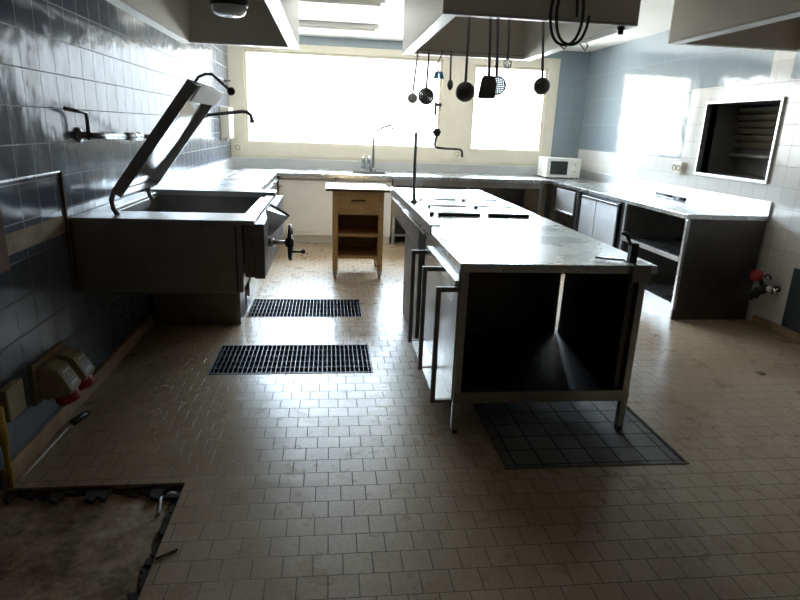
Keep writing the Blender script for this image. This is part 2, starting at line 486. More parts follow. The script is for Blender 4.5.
# left base cabinet
lc = thing('base_cabinet', 'steel base cabinet under the left worktop, end panel behind the tilting pan', 'cabinet', (-.95, 6.1, 0), 'base cabinets')
m = MB(); m.box(XL+.03, 4.72, 0, -.665, 4.74, ZT-.042); m.box(XL+.03, 4.74, .10, -.665, 7.58, .12); m.box(XL+.03, 4.74, .12, XL+.05, 7.58, ZT-.042)
m.box(-.69, 4.74, 0, -.665, 7.58, .10); m.build('body', 'steel_v', lc)
for a in (4.745, 5.455, 6.165, 6.875):
    m = MB(); m.box(-.662, a, .115, -.644, a+.70, ZT-.06, .003); d = m.build('door', 'steel_v', lc)
    m = MB(); m.prism([(-.644, .833), (-.618, .833), (-.618, .82), (-.644, .806)], 'y', a+.01, a+.69); m.build('handle', 'chrome', d)

# cabinets along the window wall
def back_cab(x0, x1, label, doors):
    o = thing('base_cabinet', label, 'cabinet', ((x0+x1)/2, 8.0, 0), 'base cabinets')
    m = MB(); m.box(x0, 7.64, .10, x0+.018, 8.44, ZT-.042); m.box(x1-.018, 7.64, .10, x1, 8.44, ZT-.042); m.box(x0, 8.42, .10, x1, 8.44, ZT-.27)
    m.box(x0, 7.64, .10, x1, 8.42, .118); m.box(x0, 7.70, 0, x1, 7.72, .10); m.box(x0, 7.64, ZT-.075, x1, 7.66, ZT-.042); m.build('body', 'white', o)
    n = doors; wd = (x1-x0)/n
    for i in range(n):
        a = x0+wd*i
        m = MB(); m.box(a+.004, 7.618, .115, a+wd-.004, 7.638, ZT-.085, .004); d = m.build('door', 'white', o)
        m = MB(); m.box(a+.05, 7.612, .16, a+wd-.05, 7.620, ZT-.13, .003); m.build('panel', 'white', d)
        m = MB(); m.cyl((a+.028, 7.618, .74), (a+.028, 7.592, .74), .012, 12); m.build('knob', 'chrome', d)
back_cab(-.635, .075, 'pale double door cabinet below the window, left of the wooden cart', 1)
back_cab(.08, .80, 'pale cabinet below the sink, behind the wooden cart', 2)
bs = thing('under_counter_shelf', 'dark open steel shelf unit below the window worktop, behind the island', 'shelf', (1.8, 8.0, 0))
m = MB(); m.box(.82, 8.42, .06, 2.84, 8.44, ZT-.042); m.build('back_panel', 'steel_dark', bs)
m = MB(); m.box(.82, 7.72, .42, 2.84, 8.42, .45, .003); m.build('shelf', 'steel_dark', bs)
m = MB(); m.box(.82, 7.72, .10, 2.84, 8.42, .13, .003); m.build('shelf', 'steel_dark', bs)
for x in (.84, 1.82, 2.80):
    m = MB(); m.box(x-.02, 7.66, 0, x+.02, 7.70, ZT-.042, .003); m.build('leg', 'steel_v', bs)
m = MB(); m.box(.82, 7.63, ZT-.12, 2.84, 7.655, ZT-.042, .003); m.build('apron', 'steel_x', bs)

# right run
XF = 2.905
su = thing('open_shelf_unit', 'open steel shelf unit with two shelves at the near end of the right worktop', 'shelf unit', (3.25, 4.97, 0))
m = MB(); m.box(XF, 4.468, .0, XR-.03, 4.488, ZT-.042, .002); m.build('side_panel', 'steel_shaded', su)
m = MB(); m.box(XF, 5.50, .09, XR-.03, 5.52, ZT-.042, .002); m.build('side_panel', 'steel_dark', su)
m = MB(); m.box(XF-.006, 4.465, .085, XF+.020, 4.497, ZT-.045, .002); m.build('front_post', 'alu', su)
m = MB(); m.box(XF-.004, 5.495, .085, XF+.022, 5.535, ZT-.045, .002); m.build('front_post', 'alu', su)
m = MB(); m.box(XR-.05, 4.495, .09, XR-.03, 5.50, ZT-.042); m.build('back_panel', 'steel_dark', su)
m = MB(); m.box(XF, 4.502, .505, XR-.05, 5.498, .535, .003); m.build('shelf', 'steel_top', su)
m = MB(); m.box(XF, 4.502, .10, XR-.05, 5.498, .13, .003); m.build('shelf', 'steel_top', su)
for z in (.10, .497):
    m = MB(); m.box(XF-.005, 4.502, z, XF-.001, 5.493, z+.04, .001); m.build('shelf_edge', 'alu', su)
m = MB(); m.box(XF+.015, 4.495, 0, XF+.03, 5.52, .098, .002); m.build('plinth', 'alu', su)

dc = thing('base_cabinet', 'steel cabinet with two doors under the right worktop, beside the open shelf unit', 'cabinet', (3.25, 6.1, 0), 'base cabinets')
m = MB(); m.box(XF+.022, 5.54, .10, XR-.03, 5.56, ZT-.042); m.box(XF+.022, 6.70, .10, XR-.03, 6.72, ZT-.042); m.box(XF+.05, 5.56, .10, XF+.07, 5.69, ZT-.042); m.box(XF+.05, 6.56, .10, XF+.07, 6.70, ZT-.042)
m.box(XF+.022, 5.56, .10, XR-.03, 6.70, .12); m.box(XF+.022, 5.68, ZT-.07, XF+.04, 6.58, ZT-.042); m.box(XF+.05, 5.54, 0, XF+.07, 6.72, .10); m.build('body', 'low_paint', dc)
cabinet_front_x(dc, XF, [(5.68, 6.18), (6.18, 6.575)], .13, .825)
dr = thing('base_cabinet', 'steel cabinet with a bright lift-up front panel at the microwave end of the right worktop', 'cabinet', (3.25, 7.1, 0), 'base cabinets')
m = MB(); m.box(XF+.022, 6.74, .10, XR-.03, 6.76, ZT-.042); m.box(XF+.022, 7.55, .10, XR-.03, 7.57, ZT-.042); m.box(XF+.10, 6.76, .10, XF+.12, 7.55, ZT-.042)
m.box(XF+.022, 6.76, .10, XF+.10, 7.55, .12); m.box(XF+.022, 6.76, .50, XF+.10, 7.55, .52); m.box(XF+.05, 6.74, 0, XF+.07, 7.57, .10); m.build('body', 'steel_dark', dr)
m = MB(); m.box(XF, 6.78, .545, XF+.018, 7.36, .83, .003); d = m.build('front_panel', 'door_steel', dr)
m = MB(); m.box(XF-.022, 6.80, .545, XF+.0, 7.34, .565, .003); m.build('handle', 'alu', d)

# ------------------------------------------------------------------ island
il = thing('work_island', 'long stainless steel island with an open cabinet end and side tray racks', 'kitchen island', (1.09, 4.3, 0))
IX0, IX1, IY0, IY1 = .607, 1.583, 2.61, 6.15
m = MB(); m.box(IX0, IY0, .848, IX1, 3.648, .89, .004); m.box(IX0, 3.653, .848, IX1, IY1, .89, .004); m.build('top_slab', 'steel_top', il)
for (a, b) in ((IX0+.012, IX0+.048), (IX1-.075, IX1-.04)):
    m = MB(); m.box(a, 2.625, .0, b, 2.66, .848, .003); lg = m.build('leg', 'steel_v', il)
    m = MB(); m.cyl(((a+b)/2, 2.6425, 0), ((a+b)/2, 2.6425, .022), .021, 14); m.build('foot', 'black', lg)
for (a, b) in ((IX0+.012, IX0+.048),):
    m = MB(); m.box(a, 3.60, .0, b, 3.635, .848, .003); m.build('leg', 'steel_v', il)
m = MB(); m.box(IX0+.012, 2.622, .168, IX1-.04, 2.64, .228, .003); m.build('front_rail', 'steel_x', il)
m = MB(); m.box(IX0+.012, 2.64, .185, IX1-.028, 3.63, .20); m.build('bottom_shelf', 'steel_shaded', il)
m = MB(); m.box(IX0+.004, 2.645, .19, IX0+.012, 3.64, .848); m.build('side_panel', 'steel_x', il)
m = MB(); m.prism([(2.645, .19), (3.595, .19), (3.57, .848), (2.645, .848)], 'x', IX1-.050, IX1-.040); m.build('side_panel', 'steel_shaded', il)
m = MB(); m.box(IX1-.115, 2.65, .20, IX1-.085, 2.67, .848, .002); m.build('inner_upright', 'steel_shaded', il)
m = MB(); m.box(IX0+.012, 3.615, .20, 1.522, 3.628, .848); m.box(1.522, 3.615, .60, IX1-.026, 3.628, .848); m.build('back_panel', 'steel_shaded', il)
# tray racks on the left side: three square frames joined by a bottom plate and top strip
TX = .50
for i, yy in enumerate((2.612, 3.03, 3.47)):
    m = MB(); r = .013
    m.box(TX, yy, .178, TX+.024, yy+.024, .775, .003); m.box(TX+.024, yy, .751, IX0+.004, yy+.024, .775, .003); m.box(TX+.024, yy, .178, IX0+.004, yy+.024, .196, .003)
    m.build('tray_frame', 'steel_dark', il)
m = MB(); m.box(TX+.024, 2.636, .182, IX0+.003, 3.49, .192); m.build('rack_plate', 'steel_top', il)
m = MB(); m.box(IX0-.014, 2.64, .752, IX0+.003, 3.49, .80, .003); m.build('rack_ledge', 'steel_top', il)
# cooker half of the island
m = MB(); m.prism([(IX0+.003, .848), (IX0+.003, .69), (IX0+.05, .665), (IX1-.05, .665), (IX1-.003, .69), (IX1-.003, .848)], 'y', 3.95, 5.75); m.build('control_housing', 'steel_x', il)
m = MB(); m.box(IX0+.01, 3.95, .0, IX0+.03, 4.70, .69, .003); m.box(IX1-.10, 3.95, 0, IX1-.08, 4.70, .69, .003); m.box(IX0+.03, 4.68, 0, IX1-.10, 4.70, .69); m.build('pedestal', 'steel_dark', il)
m = MB(); m.box(IX0-.006, 3.45, .87, IX0+.006, 5.80, .935, .003); m.box(IX0-.006, 3.43, .927, IX0+.05, 3.46, .938, .002); m.build('raised_lip', 'steel_x', il)
m = MB(); m.tube([(IX0-.012, 3.6, .85), (IX0-.012, 5.78, .85)], .007, 8); m.build('edge_bead', 'chrome', il)
for yy in (4.16, 4.60, 5.05):
    for (a, b) in ((.775, 1.09), (1.145, 1.458)):
        m = MB(); m.box(a, yy, .891, b, yy+.33, .915, .004); pl = m.build('hot_plate', 'steel_top', il)
        m = MB(); m.box(a+.004, yy-.006, .893, b-.004, yy+.001, .907, .001); m.build('plate_edge', 'black', pl)
for yy in (4.16,):
    m = MB(); m.cyl((.735, yy+.03, .89), (.735, yy+.03, .912), .018, 12); m.build('knob', 'black', il)
m = MB(); m.box(1.04, 2.603, .785, 1.10, 2.61, .80); m.bm.free()

# can opener clamped at the right front corner of the island
co = thing('can_opener', 'black clamp-on can opener at the right front corner of the island', 'can opener', (1.487, 2.66, .89))
m = MB(); m.box(1.445, 2.585, .812, 1.537, 2.607, .893, .003); m.box(1.445, 2.585, .891, 1.537, 2.70, .897, .002); m.build('mounting_plate', 'steel_dark', co)
m = MB(); m.box(1.445, 2.630, .897, 1.482, 2.664, .992, .004); m.cyl((1.450, 2.648, .98), (1.425, 2.66, 1.03), .008, 10); m.build('column', 'rubber', co)
m = MB(); m.lathe([(0, .020), (.012, .019), (.026, .011), (.028, .004), (.022, 0), (0, 0)], (1.420, 2.66, 1.025), (.3, 0, 1), 18); m.build('knob', 'black', co)
m = MB(); m.prism([(1.44, 2.67), (1.44, 2.71), (1.37, 2.745), (1.33, 2.745), (1.312, 2.725), (1.34, 2.70)], 'z', .8975, .909, .002); m.build('crank', 'chrome', co)

# swivel water tap standing on the island
tp = thing('pot_filler_tap', 'tall dark swivel water pipe standing on the island beside the hot plates', 'tap', (.705, 4.90, .89))
m = MB(); m.tube([(.705, 4.90, .892), (.698, 4.90, 1.20), (.697, 4.90, 1.452)], .0135, 12); m.lathe([(.03, 0), (.03, .01), (.016, .03)], (.705, 4.90, .8915), (0, 0, 1), 16); m.build('riser', 'dark_chrome', tp)
m = MB(); m.tube([(.697, 4.90, 1.45), (.70, 4.90, 1.463), (.86, 4.90, 1.466)], .006, 8); m.build('link_arm', 'chrome', tp)
m = MB(); m.cyl((.868, 4.90, 1.435), (.868, 4.90, 1.492), .024, 16); m.ball((.868, 4.90, 1.465), .032, 1.1, 1, .62); m.build('valve', 'black', tp)
m = MB(); m.tube([(.868, 4.90, 1.44), (.858, 4.90, 1.385)]+arc((.885, 4.90, 1.372), .03, PI, 1.5*PI, 4)[1:]+[(.95, 4.90, 1.338), (1.06, 4.90, 1.336)]+arc((1.06, 4.90, 1.308), .028, .5*PI, 0, 4)[1:]+[(1.089, 4.90, 1.275)], .010, 10); m.build('spout', 'dark_chrome', tp)

# ------------------------------------------------------------------ wooden cart
ct = thing('wooden_cart', 'small oak kitchen cart with a drawer, two open shelves and white top', 'cart', (.285, 6.1, 0))
CX0, CX1, CY0, CY1 = .035, .54, 5.83, 6.38
m = MB(); m.box(CX0-.07, CY0-.02, .872, CX1+.055, CY1+.03, .90, .005); m.build('top', 'white', ct)
m = MB(); m.box(CX0-.07, CY0-.026, .874, CX1+.055, CY0-.0205, .896, .002); m.build('top_edge', 'board', ct)
for x in (CX0, CX1-.052):
    for y in (CY0, CY1-.052):
        m = MB(); m.box(x, y, .075, x+.052, y+.052, .872, .004); lg = m.build('leg', 'wood', ct)
        m = MB(); m.box(x+.004, y+.004, .028, x+.048, y+.048, .078, .003); m.cyl((x+.012, y+.026, .028), (x+.04, y+.026, .028), .028, 16); m.build('caster', 'steel_v', lg)
m = MB(); m.box(CX0+.054, CY0+.004, .668, CX1-.054, CY0+.024, .868, .004); dw = m.build('drawer', 'wood', ct)
m = MB(); m.box(CX0+.18, CY0-.004, .775, CX1-.18, CY0+.004, .795, .003); m.build('finger_groove', 'board', dw)
for z in (.645, .425, .200):
    m = MB(); m.box(CX0+.03, CY0+.006, z, CX1-.03, CY1-.006, z+.024, .003); m.build('shelf', 'wood', ct)
for x in (CX0+.012, CX1-.030):
    m = MB(); m.box(x, CY0+.05, .20, x+.018, CY1-.05, .872); m.build('side_panel', 'wood', ct)
m = MB(); m.box(CX0+.05, CY1-.028, .20, CX1-.05, CY1-.014, .872); m.build('back_panel', 'wood', ct)

# ------------------------------------------------------------------ tilting pan
bp = thing('tilting_pan', 'large steel tilting bratt pan with its lid raised, by the left wall', 'bratt pan', (-.85, 3.9, 0))
PX0, PX1, PY0, PY1 = XL+.006, -.345, 3.17, 4.60
m = MB()
m.box(PX0, PY0, .587, -.462, PY0+.02, .972, .004); m.box(PX0, PY0+.02, .587, PX0+.02, PY1, .97); m.box(-.49, PY0+.02, .587, -.462, PY1, .97)
m.box(PX0+.02, PY1-.02, .587, -.462, PY1, .97); m.box(PX0, PY0+.02, .587, -.462, PY1, .61)
m.build('housing', 'steel_x', bp)
m = MB(); m.box(-.497, PY0-.002, .60, -.490, PY0+.001, .955); m.build('panel_seam', 'black', bp)
m = MB()
m.box(PX0, PY0-.003, .955, -.395, 3.44, .983, .005)          # broad front rim
m.box(PX0, 3.44, .955, -1.22, PY1, .983, .004); m.box(-.455, 3.44, .955, -.405, PY1, .978, .004)
m.box(PX0, PY1-.16, .945, -.395, PY1, .998, .004)
m.build('rim', 'steel_x', bp)
m = MB()
for a, b, c_, d in holes((-1.22, 3.44, -.455, PY1-.16), [(-1.21, 3.45, -.465, PY1-.17)]): m.box(a, b, .70, c_, d, .96)
m.box(-1.22, 3.44, .69, -.455, PY1-.16, .70); m.build('vat', 'steel_dark', bp)
m = MB(); m.box(-.455, PY0+.035, .665, -.40, PY1-.1, .945); m.box(-.40, PY0+.003, .665, PX1, PY1-.05, .965, .004); m.build('control_box', 'steel_dark', bp)
m = MB()
v = [(-.40, 3.40, .985), (-.40, 3.72, .985), (-.355, 3.72, .85), (-.355, 3.40, .85), (-.225, 3.53, .985), (-.225, 3.59, .985), (-.345, 3.40, .985), (-.345, 3.72, .985)]
m.add([(-.36, 3.42, 1.01), (-.36, 3.72, 1.01), (-.34, 3.72, .855), (-.34, 3.42, .855), (-.235, 3.54, .955), (-.235, 3.60, .955)],
      [(0, 4, 3), (1, 2, 5), (3, 4, 5, 2), (0, 3, 2, 1)])
m.add([(-.352, 3.435, 1.008), (-.352, 3.705, 1.008), (-.338, 3.70, .885), (-.338, 3.44, .885), (-.255, 3.545, .957), (-.255, 3.595, .957)],
      [(0, 3, 4), (1, 5, 2), (3, 2, 5, 4)])
m.add([(-.358, 3.43, .996), (-.358, 3.71, .996), (-.243, 3.597, .948), (-.243, 3.543, .948)], [(0, 3, 2, 1)])
m.build('pouring_lip', 'steel_v', bp)
# crank wheel on the right of the housing
wx = -.222
m = MB(); m.cyl((PX1-.01, 3.40, .826), (wx, 3.40, .826), .012, 12); m.cyl((PX1-.005, 3.40, .826), (PX1+.03, 3.40, .826), .024, 14); m.build('crank_shaft', 'chrome', bp)
m = MB(); ring = [(wx, 3.40+.095*math.cos(2*PI*k/36), .826+.095*math.sin(2*PI*k/36)) for k in range(36)]
m.tube(ring, .011, 10, closed=True); m.cyl((wx-.028, 3.40, .826), (wx+.018, 3.40, .826), .026, 16)
for k in range(3):
    a = 2*PI*k/3+.4; m.tube([(wx, 3.40, .826), (wx, 3.40+.09*math.cos(a), .826+.09*math.sin(a))], .009, 8)
wheel = m.build('hand_wheel', 'black', bp)
m = MB(); m.cyl((wx, 3.34, .785), (wx+.065, 3.34, .785), .007, 10); m.ball((wx+.075, 3.34, .785), .014); m.build('crank_handle', 'black', wheel)
# lid, swung up on the wall side
ang = math.radians(53.5)
Hn = Vector((-1.095, 0, 1.075)); U = Vector((math.cos(ang), 0, math.sin(ang))); Nn = Vector((-math.sin(ang), 0, math.cos(ang)))
def L(u, y, n): q = Hn+U*u+Nn*n; return (q.x, y, q.z)
LL, LY0, LY1, LT = .715, 3.28, 3.98, .058
def lidbox(m, u0, u1, y0, y1, n0, n1):
    m.add([L(u0, y0, n0), L(u1, y0, n0), L(u1, y1, n0), L(u0, y1, n0), L(u0, y0, n1), L(u1, y0, n1), L(u1, y1, n1), L(u0, y1, n1)],
          [(0,3,2,1),(4,5,6,7),(0,1,5,4),(1,2,6,5),(2,3,7,6),(3,0,4,7)])
m = MB()
lidbox(m, 0, LL, LY0, LY1, LT-.012, LT)
lidbox(m, 0, LL, LY0, LY0+.012, 0, LT-.012); lidbox(m, 0, LL, LY1-.012, LY1, 0, LT-.012)
lidbox(m, 0, .012, LY0+.012, LY1-.012, 0, LT-.012); lidbox(m, LL-.012, LL, LY0+.012, LY1-.012, 0, LT-.012)
lid = m.build('lid', 'steel_x', bp)
m = MB(); n = 14
vs = []; fs = []
for i in range(n+1):
    u = .02+(LL-.04)*i/n
    for j in range(n+1):
        y = LY0+.02+(LY1-LY0-.04)*j/n
        dd = .010+.030*(1-(2*i/n-1)**2)*(1-(2*j/n-1)**4)
        vs.append(L(u, y, LT-.014-dd*.5))
for i in range(n):
    for j in range(n): fs.append((i*(n+1)+j, i*(n+1)+j+1, (i+1)*(n+1)+j+1, (i+1)*(n+1)+j))
m.add(vs, fs, True); m.build('lid_liner', 'chrome', lid)
m = MB(); lidbox(m, LL-.085, LL+.008, LY0+.02, LY1-.01, -.012, -.001); m.build('lid_front_edge', 'hood_rim', lid)
m = MB(); m.tube([L(LL-.02, 3.45, .055), L(LL+.03, 3.45, .055), L(LL+.065, 3.45, .035), L(LL+.085, 3.45, .01), L(LL+.078, 3.45, -.10)], .008, 10); hd = m.build('lid_handle', 'utensil', lid)
m = MB(); q = L(LL+.076, 3.45, -.118); m.ball(q, .022); m.build('handle_ball', 'black', hd)
for yy in (3.30, 3.96):
    m = MB(); m.tube([(-1.135, yy, 1.10), (-1.15, yy, 1.06), (-1.145, yy, 1.015), (-1.125, yy, .98)], .014, 8); m.build('hinge_arm', 'steel_dark', bp)
m = MB(); m.box(XL+.03, 4.36, 0, -.665, 4.635, .587, .004); m.build('pedestal', 'steel_dark', bp)
m = MB(); m.box(-1.20, 3.9, .37, -.64, 4.36, .587, .004); m.build('gear_box', 'steel_dark', bp)

# long wall tap above the pan
wt = thing('wall_tap', 'long chrome wall tap with swivel spout above the tilting pan', 'tap', (XL, 3.45, 1.38))
m = MB(); m.lathe([(.04, 0), (.04, .012), (.018, .02), (.018, .06)], (XL, 3.42, 1.385), (1, 0, 0), 18)
m.tube([(XL+.06, 3.42, 1.385), (XL+.07, 3.60, 1.378), (XL+.075, 3.95, 1.372)], .016, 12); m.tube([(XL+.055, 3.42, 1.36), (XL+.055, 3.42, 1.47), (XL+.06, 3.40, 1.50), (XL+.03, 3.22, 1.515)], .010, 8); m.build('body', 'dark_chrome', wt)
m = MB(); m.cyl((XL+.075, 3.95, 1.372), (XL+.085, 4.22, 1.365), .024, 16); m.build('valve', 'dark_chrome', wt)
for t in (4.06, 4.18):
    m = MB(); m.cyl((XL+.08, t, 1.369), (XL+.08, t+.022, 1.369), .027, 16); m.build('collar', 'chrome', wt)
m = MB(); m.tube([(XL+.085, 4.22, 1.365), (-1.18, 4.5, 1.375), (-1.00, 4.62, 1.47), (-.88, 4.62, 1.525), (-.64, 4.62, 1.558), (-.60, 4.62, 1.556), (-.575, 4.62, 1.535), (-.567, 4.62, 1.50)], .013, 12); m.build('spout', 'dark_chrome', wt)
m = MB(); m.cyl((-.567, 4.62, 1.503), (-.566, 4.62, 1.48), .017, 12); m.build('nozzle', 'dark_chrome', wt)

# ------------------------------------------------------------------ extraction hoods
def hood(x0, y0, x1, y1, zb, label, front, sides, rim=.075, top=.62):
    o = thing('extraction_hood', label, 'extractor hood', ((x0+x1)/2, (y0+y1)/2, zb), 'extraction hoods')
    t = .012
    m = MB(); m.box(x0, y0, zb, x1, y0+t, ZC, mat=front); m.box(x0, y1-t, zb, x1, y1, ZC, mat='hood')
    m.box(x0, y0+t, zb, x0+t, y1-t, ZC, mat=sides); m.box(x1-t, y0+t, zb, x1, y1-t, ZC, mat=sides)
    m.build('shell', None, o)
    m = MB()
    for a, b, c_, d in holes((x0, y0, x1, y1), [(x0+rim, y0+.045, x1-rim, y1-.05)]): m.box(a, b, zb-.006, c_, d, zb+.004)
    m.build('rim', 'hood_rim', o)
    # sloping inner walls
    m = MB(); a, b = .16, zb+.42
    q = [(x0+rim, y0+.045, zb+.004), (x1-rim, y0+.045, zb+.004), (x1-rim, y1-.05, zb+.004), (x0+rim, y1-.05, zb+.004)]
    r = [(x0+rim+a*.3, y0+a, b), (x1-rim-a*.3, y0+a, b), (x1-rim-a*.3, y1-a, b), (x0+rim+a*.3, y1-a, b)]
    m.add(q+r, [(0, 4, 5, 1), (1, 5, 6, 2), (2, 6, 7, 3), (3, 7, 4, 0), (4, 7, 6, 5)])
    m.build('inner_lining', 'hood', o)
    return o
hc = hood(.565, 3.20, 1.605, 4.93, 2.05, 'brown grey extraction hood hanging over the island, utensils on its rim', 'hood', 'hood_cream')
hl = hood(-1.12, 1.6, -.235, 4.97, 2.05, 'extraction hood with pale rim over the tilting pan on the left', 'hood', 'hood_cream')
hr = hood(2.15, 1.5, 3.09, 3.85, 2.07, 'beige extraction hood at the upper right in front of the serving hatch wall', 'hood_beige', 'hood_beige')
# bulkhead lamp inside the left hood
bl = thing('bulkhead_lamp', 'round bulkhead lamp with frosted glass inside the left hood', 'lamp', (-.56, 3.72, 2.2))
m = MB(); m.lathe([(0, .10), (.095, .10), (.105, .08), (.105, .05), (.098, .045)], (-.56, 3.70, 2.055), (0, 0, 1), 28); m.cyl((-.56, 3.70, 2.20), (-.56, 3.70, 2.468), .02, 12); m.build('housing', 'black', bl)
m = MB(); m.lathe([(.096, .048), (.094, .02), (.08, .004), (.05, -.006), (0, -.008)], (-.56, 3.70, 2.055), (0, 0, 1), 28); m.build('glass', 'lampglass', bl)

# ceiling battens
for yy, lab in ((5.85, 'white ceiling batten light between the hoods, nearer of the two'), (7.35, 'white ceiling batten light between the hoods, close to the window wall')):
    o = thing('ceiling_batten_light', lab, 'ceiling light', (-.3, yy, ZC), 'ceiling batten lights')
    m = MB(); m.box(-1.0, yy-.05, ZC-.05, .50 if yy < 7 else .56, yy+.05, ZC, .006); m.build('body', 'ceil', o)
    m = MB(); m.box(-.96, yy-.035, ZC-.075, .46 if yy < 7 else .52, yy+.035, ZC-.05, .01); m.build('diffuser', 'ceil', o)

# ------------------------------------------------------------------ utensils hung from the hood
UG = 'utensils hanging from the island hood'
def rod(m, x0, z0, x1, z1, y, r=.005):
    m.tube([(x0, y, z0), (x0*.6+x1*.4, y, z0*.6+z1*.4), (x1, y, z1)], r*1.3, 8)
def hookpart(o, x, y, z):
    m = MB(); m.tube([(x, y+.010, z+.012), (x, y+.008, z+.022), (x, y, z+.027), (x, y-.009, z+.020), (x, y-.007, z+.004), (x, y, z-.010)], .0028, 6); m.build('hook', 'utensil', o)
def bowl(m, c, r, depth, ax):
    prof = [(0, depth)]+[(r*math.sin(a), depth*math.cos(a)) for a in (.3, .6, .9, 1.2, PI/2)]
    prof += [(r*.95*math.sin(a), depth*.93*math.cos(a)) for a in (PI/2, 1.2, .9, .6, .3)]+[(0, depth*.93)]
    m.lathe(prof, c, ax, 24)
YH, YF = 3.268, 4.850
for yy in (YH, YF):
    m = MB(); m.tube([(.66, yy, 2.070), (1.535, yy, 2.070)], .0022, 8)
    for x in (.66, 1.535): m.tube([(x, yy, 2.070), (x, yy+(-.018 if yy < 4 else .025), 2.056)], .0035, 6)
    m.build('hanging_rail', 'utensil', hc)
def ladle(xt, zt, xc, zc, r, y, label, mat='utensil', tilt=-.2):
    o = thing('ladle', label, 'ladle', (xt, y, zt), UG); hookpart(o, xt, y, zt)
    m = MB(); rod(m, xt, zt, xc, zc+r*.9, y, .0055); m.build('handle', mat, o)
    m = MB(); bowl(m, (xc, y, zc), r, r*.75, (0, -1, tilt)); m.build('bowl', mat, o)
ladle(.677, 2.05, .650, 1.715, .040, YF, 'thin ladle, whitened for window glare, hanging leftmost on the far hood rim', 'white')  # white colour stands in for the window glare that washes this ladle out
ladle(.718, 2.055, .720, 1.682, .053, YH, 'large dark ladle hanging on the near rim beside the flat turner')
ladle(1.115, 2.055, 1.140, 1.73, .046, YH, 'dark ladle hanging nearest to the coiled hose')
o = thing('skimmer', 'dark round slotted skimmer hanging on the far hood rim', 'skimmer', (.764, YF, 2.05), UG); hookpart(o, .764, YF, 2.05)
m = MB(); rod(m, .764, 2.05, .757, 1.785, YF, .006); m.build('handle', 'utensil', o)
m = MB()
for r in (.056, .040, .024): m.tube([(.757+r*math.cos(2*PI*k/28), YF+.25*r*math.sin(2*PI*k/28), 1.735+r*math.sin(2*PI*k/28)) for k in range(28)], .0085, 6, closed=True)
for k in range(4): a = PI*k/4; m.tube([(.757+.056*math.cos(a), YF+.25*.056*math.sin(a), 1.735+.056*math.sin(a)), (.757-.056*math.cos(a), YF-.25*.056*math.sin(a), 1.735-.056*math.sin(a))], .006, 6)
m.build('disc', 'utensil', o)
o = thing('claw_brush', 'thin bent wire with a pale blue clawed head on the far hood rim', 'utensil', (.868, YF, 2.05), UG); hookpart(o, .868, YF, 2.05)
m = MB(); m.tube([(.868, YF, 2.05), (.83, YF, 1.97), (.832, YF, 1.94), (.85, YF, 1.92)], .006, 6); m.build('handle', 'utensil', o)
m = MB()
for k in range(6):
    a = -1+.4*k; m.tube([(.85, YF, 1.92), (.85+.032*math.sin(a), YF-.012*(k % 2), 1.912), (.85+.042*math.sin(a), YF-.012*(k % 2), 1.868)], .0075, 6)
m.build('claw', 'blue_wire', o)
o = thing('spoon', 'small dark spoon hanging on the far hood rim', 'spoon', (.939, YF, 2.05), UG); hookpart(o, .939, YF, 2.05)
m = MB(); rod(m, .939, 2.05, .945, 1.86, YF, .006); m.build('handle', 'utensil', o)
m = MB(); m.ball((.946, YF, 1.828), .024, 1, .35, 1.7); m.build('bowl', 'utensil', o)
o = thing('turner', 'dark flat turner with a square blade hanging on the near hood rim', 'turner', (.83, YH, 2.055), UG); hookpart(o, .83, YH, 2.055)
m = MB(); rod(m, .83, 2.055, .845, 1.765, YH, .006); m.build('handle', 'utensil', o)
m = MB(); m.prism([(.818, 1.770), (.872, 1.770), (.890, 1.735), (.888, 1.663), (.878, 1.655), (.80, 1.653), (.792, 1.660), (.805, 1.75)], 'y', YH-.002, YH+.003, .001); m.build('blade', 'utensil', o)
o = thing('wire_skimmer', 'pale wire mesh skimmer hanging half behind the flat turner', 'skimmer', (.878, YH+.03, 2.055), UG); hookpart(o, .878, YH+.03, 2.055)
m = MB(); rod(m, .878, 2.055, .895, 1.770, YH+.03, .006); m.build('handle', 'utensil', o)
m = MB(); R_ = .046; cx, cz = .902, 1.725
m.tube([(cx+R_*math.cos(2*PI*k/28), YH+.03, cz+R_*math.sin(2*PI*k/28)) for k in range(28)], .004, 6, closed=True)
for k in range(-4, 5):
    d = k*.0095; hgt = math.sqrt(R_*R_-d*d)
    m.tube([(cx+d, YH+.03, cz-hgt), (cx+d, YH+.03, cz+hgt)], .0032, 5); m.tube([(cx-hgt, YH+.03, cz+d), (cx+hgt, YH+.03, cz+d)], .0032, 5)
m.build('mesh_disc', 'utensil', o)
o = thing('whisk', 'short whisk with a small round wire head on the near hood rim', 'whisk', (.931, YH, 2.055), UG); hookpart(o, .931, YH, 2.055)
m = MB(); rod(m, .931, 2.055, .940, 1.855, YH, .0055); m.build('handle', 'utensil', o)
m = MB()
for k in range(6):
    a = PI*k/6; m.tube([(.941+.022*math.cos(a)*math.cos(2*PI*j/16), YH+.022*math.sin(a)*math.cos(2*PI*j/16), 1.832+.024*math.sin(2*PI*j/16)) for j in range(16)], .0022, 5, closed=True)
m.build('wire_head', 'chrome', o)
